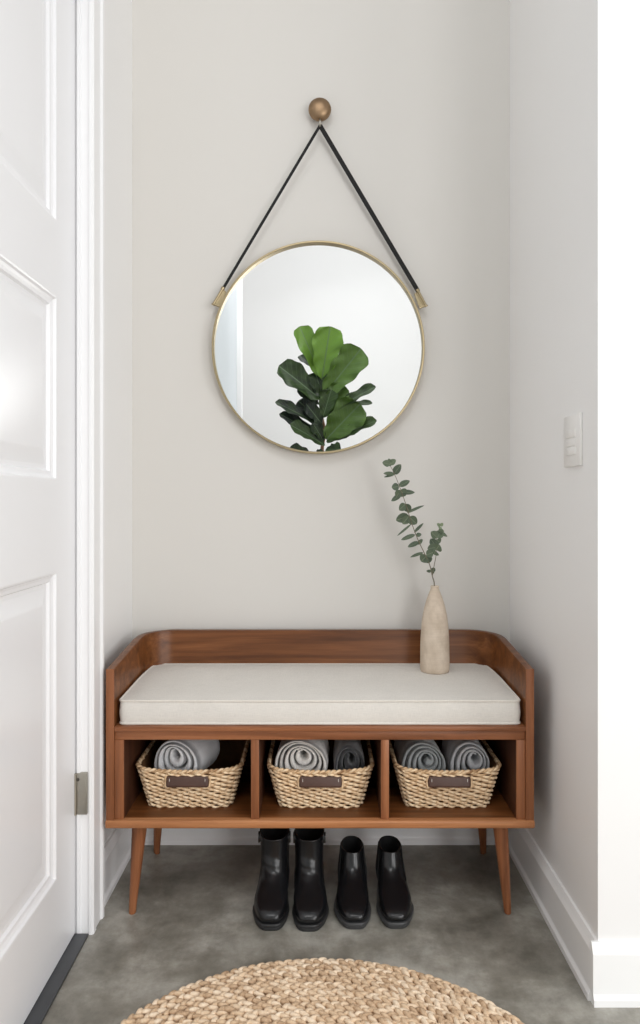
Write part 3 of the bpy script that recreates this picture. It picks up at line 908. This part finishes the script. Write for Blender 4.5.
for b, t in (((329, 354), (316, 342)), ((329, 354), (340, 340)), ((329, 356), (328, 366))):
    leaf(V, Fc, U, T, Z(*b, .018), Z(*t, .014), 15 / 4.1 / F * YV, (.1, -1, .2), 1.0, 'round', .1, .05, 6, 8)
meshobj('leaves', V, Fc, EUC, sp, uvs=U, tint=T)

# ------------------------------------------------------------------ fiddle leaf fig behind the camera (seen in the mirror)
YP = -.55; LP = 2 * YM - YP
def R(zx, zy, dy=0):       # a point seen in the mirror, from the zoomed crop; dy>0 moves it towards the mirror
    l = LP - dy
    px = 265 + zx / 5.333; py = 310 + zy / 5.333
    return Vector(((px - CX) / F * l, 2 * YM - l, H + (HY - py) / F * l))
fg = empty('potted_fig_tree', (R(310, 700).x, YP, 0)); tag(fg, 'fiddle leaf fig with large green leaves reflected in the round mirror', 'potted plant')
bx = R(310, 700).x
tr = smooth_path([Vector((bx + .01, YP, .3)), Vector((bx - .02, YP - .01, .8)), Vector((bx, YP, 1.25)), R(305, 740, -.05), R(318, 650, -.05), R(302, 560, -.05), R(298, 470, -.05), R(308, 400, -.04), R(304, 350, -.02)], 8)
v, f = tube(tr, [.017 - .010 * i / len(tr) for i in range(len(tr))], 10); meshobj('trunk', v, f, BARK, fg)
V = []; Fc = []; U = []; T = []
px2m = 1 / 5.333 / F * LP
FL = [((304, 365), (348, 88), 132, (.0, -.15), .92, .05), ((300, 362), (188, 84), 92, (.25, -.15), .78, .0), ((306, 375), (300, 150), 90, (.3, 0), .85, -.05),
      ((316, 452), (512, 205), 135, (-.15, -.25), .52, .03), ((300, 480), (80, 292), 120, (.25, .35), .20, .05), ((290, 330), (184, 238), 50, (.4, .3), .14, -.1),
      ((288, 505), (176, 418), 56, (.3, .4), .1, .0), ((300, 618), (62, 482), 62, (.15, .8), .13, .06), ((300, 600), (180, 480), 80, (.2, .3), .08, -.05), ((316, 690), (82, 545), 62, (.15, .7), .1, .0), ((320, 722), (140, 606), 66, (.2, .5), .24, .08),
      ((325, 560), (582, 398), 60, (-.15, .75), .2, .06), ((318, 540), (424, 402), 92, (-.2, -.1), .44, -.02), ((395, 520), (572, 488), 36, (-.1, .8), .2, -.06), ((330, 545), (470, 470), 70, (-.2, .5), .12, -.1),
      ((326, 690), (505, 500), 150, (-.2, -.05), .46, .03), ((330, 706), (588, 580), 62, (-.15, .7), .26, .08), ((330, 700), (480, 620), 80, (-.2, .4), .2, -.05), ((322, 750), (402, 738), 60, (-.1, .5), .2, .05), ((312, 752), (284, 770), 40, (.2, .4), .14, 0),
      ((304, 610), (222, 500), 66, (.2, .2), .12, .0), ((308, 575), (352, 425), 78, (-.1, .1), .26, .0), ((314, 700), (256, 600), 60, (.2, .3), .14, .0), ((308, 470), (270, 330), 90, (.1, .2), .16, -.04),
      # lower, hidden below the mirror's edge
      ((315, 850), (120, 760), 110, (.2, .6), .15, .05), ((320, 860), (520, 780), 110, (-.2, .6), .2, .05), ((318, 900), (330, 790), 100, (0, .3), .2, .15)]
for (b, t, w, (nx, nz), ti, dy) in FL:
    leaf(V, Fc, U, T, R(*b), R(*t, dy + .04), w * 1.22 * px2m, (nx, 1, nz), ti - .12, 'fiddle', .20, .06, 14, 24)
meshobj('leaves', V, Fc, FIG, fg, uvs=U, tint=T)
v, f = lathe([(.12, 0), (.135, .01), (.165, .2), (.175, .36), (.17, .37), (.16, .36), (.155, .33), (.15, .31)], 40, (bx, YP, 0))
meshobj('pot', v, f, POT, fg, angle=50)
v, f = lathe([(.152, .30), (.154, .315), (.05, .325)], 32, (bx, YP, 0)); meshobj('soil', v, f, SOIL, fg)

# ------------------------------------------------------------------ round jute rug
def rug():
    R0 = .502; cx, cy = .003, 1.245
    pitch = .0215; rows = int(R0 / pitch)
    V = []; Fc = []; T = []
    # base disc
    bv, bf = lathe([(R0 - .012, .0), (R0 - .006, .003), (R0 - .010, .006), (.01, .006)], 120)
    V += bv; Fc += bf; T += [.05] * len(bv)
    NU, NV = 8, 5
    su = []
    for j in range(1, NV):
        ph = -math.pi / 2 + math.pi * j / NV
        for i in range(NU):
            th = 2 * math.pi * i / NU
            su.append((math.cos(ph) * math.cos(th), math.cos(ph) * math.sin(th), math.sin(ph)))
    su = [(0, 0, -1)] + su + [(0, 0, 1)]
    sf = []
    for i in range(NU): sf.append((0, 1 + (i + 1) % NU, 1 + i))
    for j in range(NV - 2):
        for i in range(NU): sf.append((1 + j * NU + i, 1 + j * NU + (i + 1) % NU, 1 + (j + 1) * NU + (i + 1) % NU, 1 + (j + 1) * NU + i))
    top = len(su) - 1
    for i in range(NU): sf.append((1 + (NV - 2) * NU + i, 1 + (NV - 2) * NU + (i + 1) % NU, top))
    su = np.array(su)
    rng = np.random.RandomState(5)
    for r in range(rows):
        rad = R0 - pitch * (r + .5)
        if rad < .01: continue
        cnt = max(5, int(2 * math.pi * rad / .0205))
        a0 = rng.rand() * 6
        for k in range(cnt):
            for s in (-1, 1):
                th = a0 + 2 * math.pi * (k + (.5 if s > 0 else 0)) / cnt + rng.randn() * .0012 / max(rad, .05)
                rr = rad + s * .0051 + rng.randn() * .0007
                L = .0150 * (1 + rng.randn() * .07); W = .0064 * (1 + rng.randn() * .09); Hh = .0068 * (1 + rng.randn() * .12)
                ang = th + math.pi / 2 + s * math.radians(27 + rng.randn() * 5)
                pts = su * np.array([L, W, Hh])
                # lift one end so strands tuck under each other
                pts[:, 2] += pts[:, 0] * .20
                ca, sa = math.cos(ang), math.sin(ang)
                x = pts[:, 0] * ca - pts[:, 1] * sa + rr * math.cos(th); y = pts[:, 0] * sa + pts[:, 1] * ca + rr * math.sin(th)
                o = len(V)
                V += list(zip(x, y, np.maximum(pts[:, 2] + .0082, .0004)))
                tv = rng.rand() * .75 + .12; T += [tv] * len(su)
                Fc += [tuple(i + o for i in q) for q in sf]
    o = meshobj('jute_rug', V, Fc, JUTE, tint=T)
    o.location = (cx, cy, 0)
    tag(o, 'round braided natural jute rug lying on the concrete floor', 'rug')
rug()

# ------------------------------------------------------------------ light, world, camera
w = bpy.data.worlds.new('World'); bpy.context.scene.world = w; w.use_nodes = True
bg = w.node_tree.nodes['Background']; bg.inputs[0].default_value = (1.0, 1.0, 1.0, 1); bg.inputs[1].default_value = .54
def area(name, loc, target, sx, sy, power, color=(1, 1, 1)):
    ld = bpy.data.lights.new(name, 'AREA'); ld.shape = 'RECTANGLE'; ld.size = sx; ld.size_y = sy; ld.energy = power; ld.color = color
    o = bpy.data.objects.new(name, ld); col.objects.link(o); o.location = loc
    o.rotation_euler = (Vector(target) - Vector(loc)).to_track_quat('-Z', 'Y').to_euler()
    return o
area('window_light', (2.6, -.6, 1.6), (0, 1.6, .9), 1.6, 2.2, 50)
area('right_wall_fill', (-.2, -.9, 3.9), (.5, 1.9, .9), 1.4, 1.0, 31)  # added fill lamp from above, brightens the right wall
area('far_wall_fill', (.2, .3, 3.5), (.1, -1.9, 1.6), 2.4, 1.0, 36)  # added lamp, whitens the wall that the mirror reflects

area('low_front_fill', (1.45, -1.7, 1.15), (0, 2.3, .5), .8, 2.0, 34)  # added low fill lamp, no window here; lifts the area under the bench

cd = bpy.data.cameras.new('Camera'); cam = bpy.data.objects.new('Camera', cd); col.objects.link(cam)
cam.location = (0, 0, H); cam.rotation_euler = (math.pi / 2, 0, 0)
cd.sensor_fit = 'HORIZONTAL'; cd.sensor_width = 36; cd.lens = 36 * F / 640
cd.shift_y = -(512 - HY) / 640; cd.clip_start = .02
bpy.context.scene.camera = cam
sc = bpy.context.scene
sc.view_settings.view_transform = 'Standard'; sc.view_settings.look = 'None'; sc.view_settings.exposure = -0.09
sc.render.engine = 'CYCLES'
sc.cycles.use_denoising = True
sc.cycles.max_bounces = 10; sc.cycles.diffuse_bounces = 6
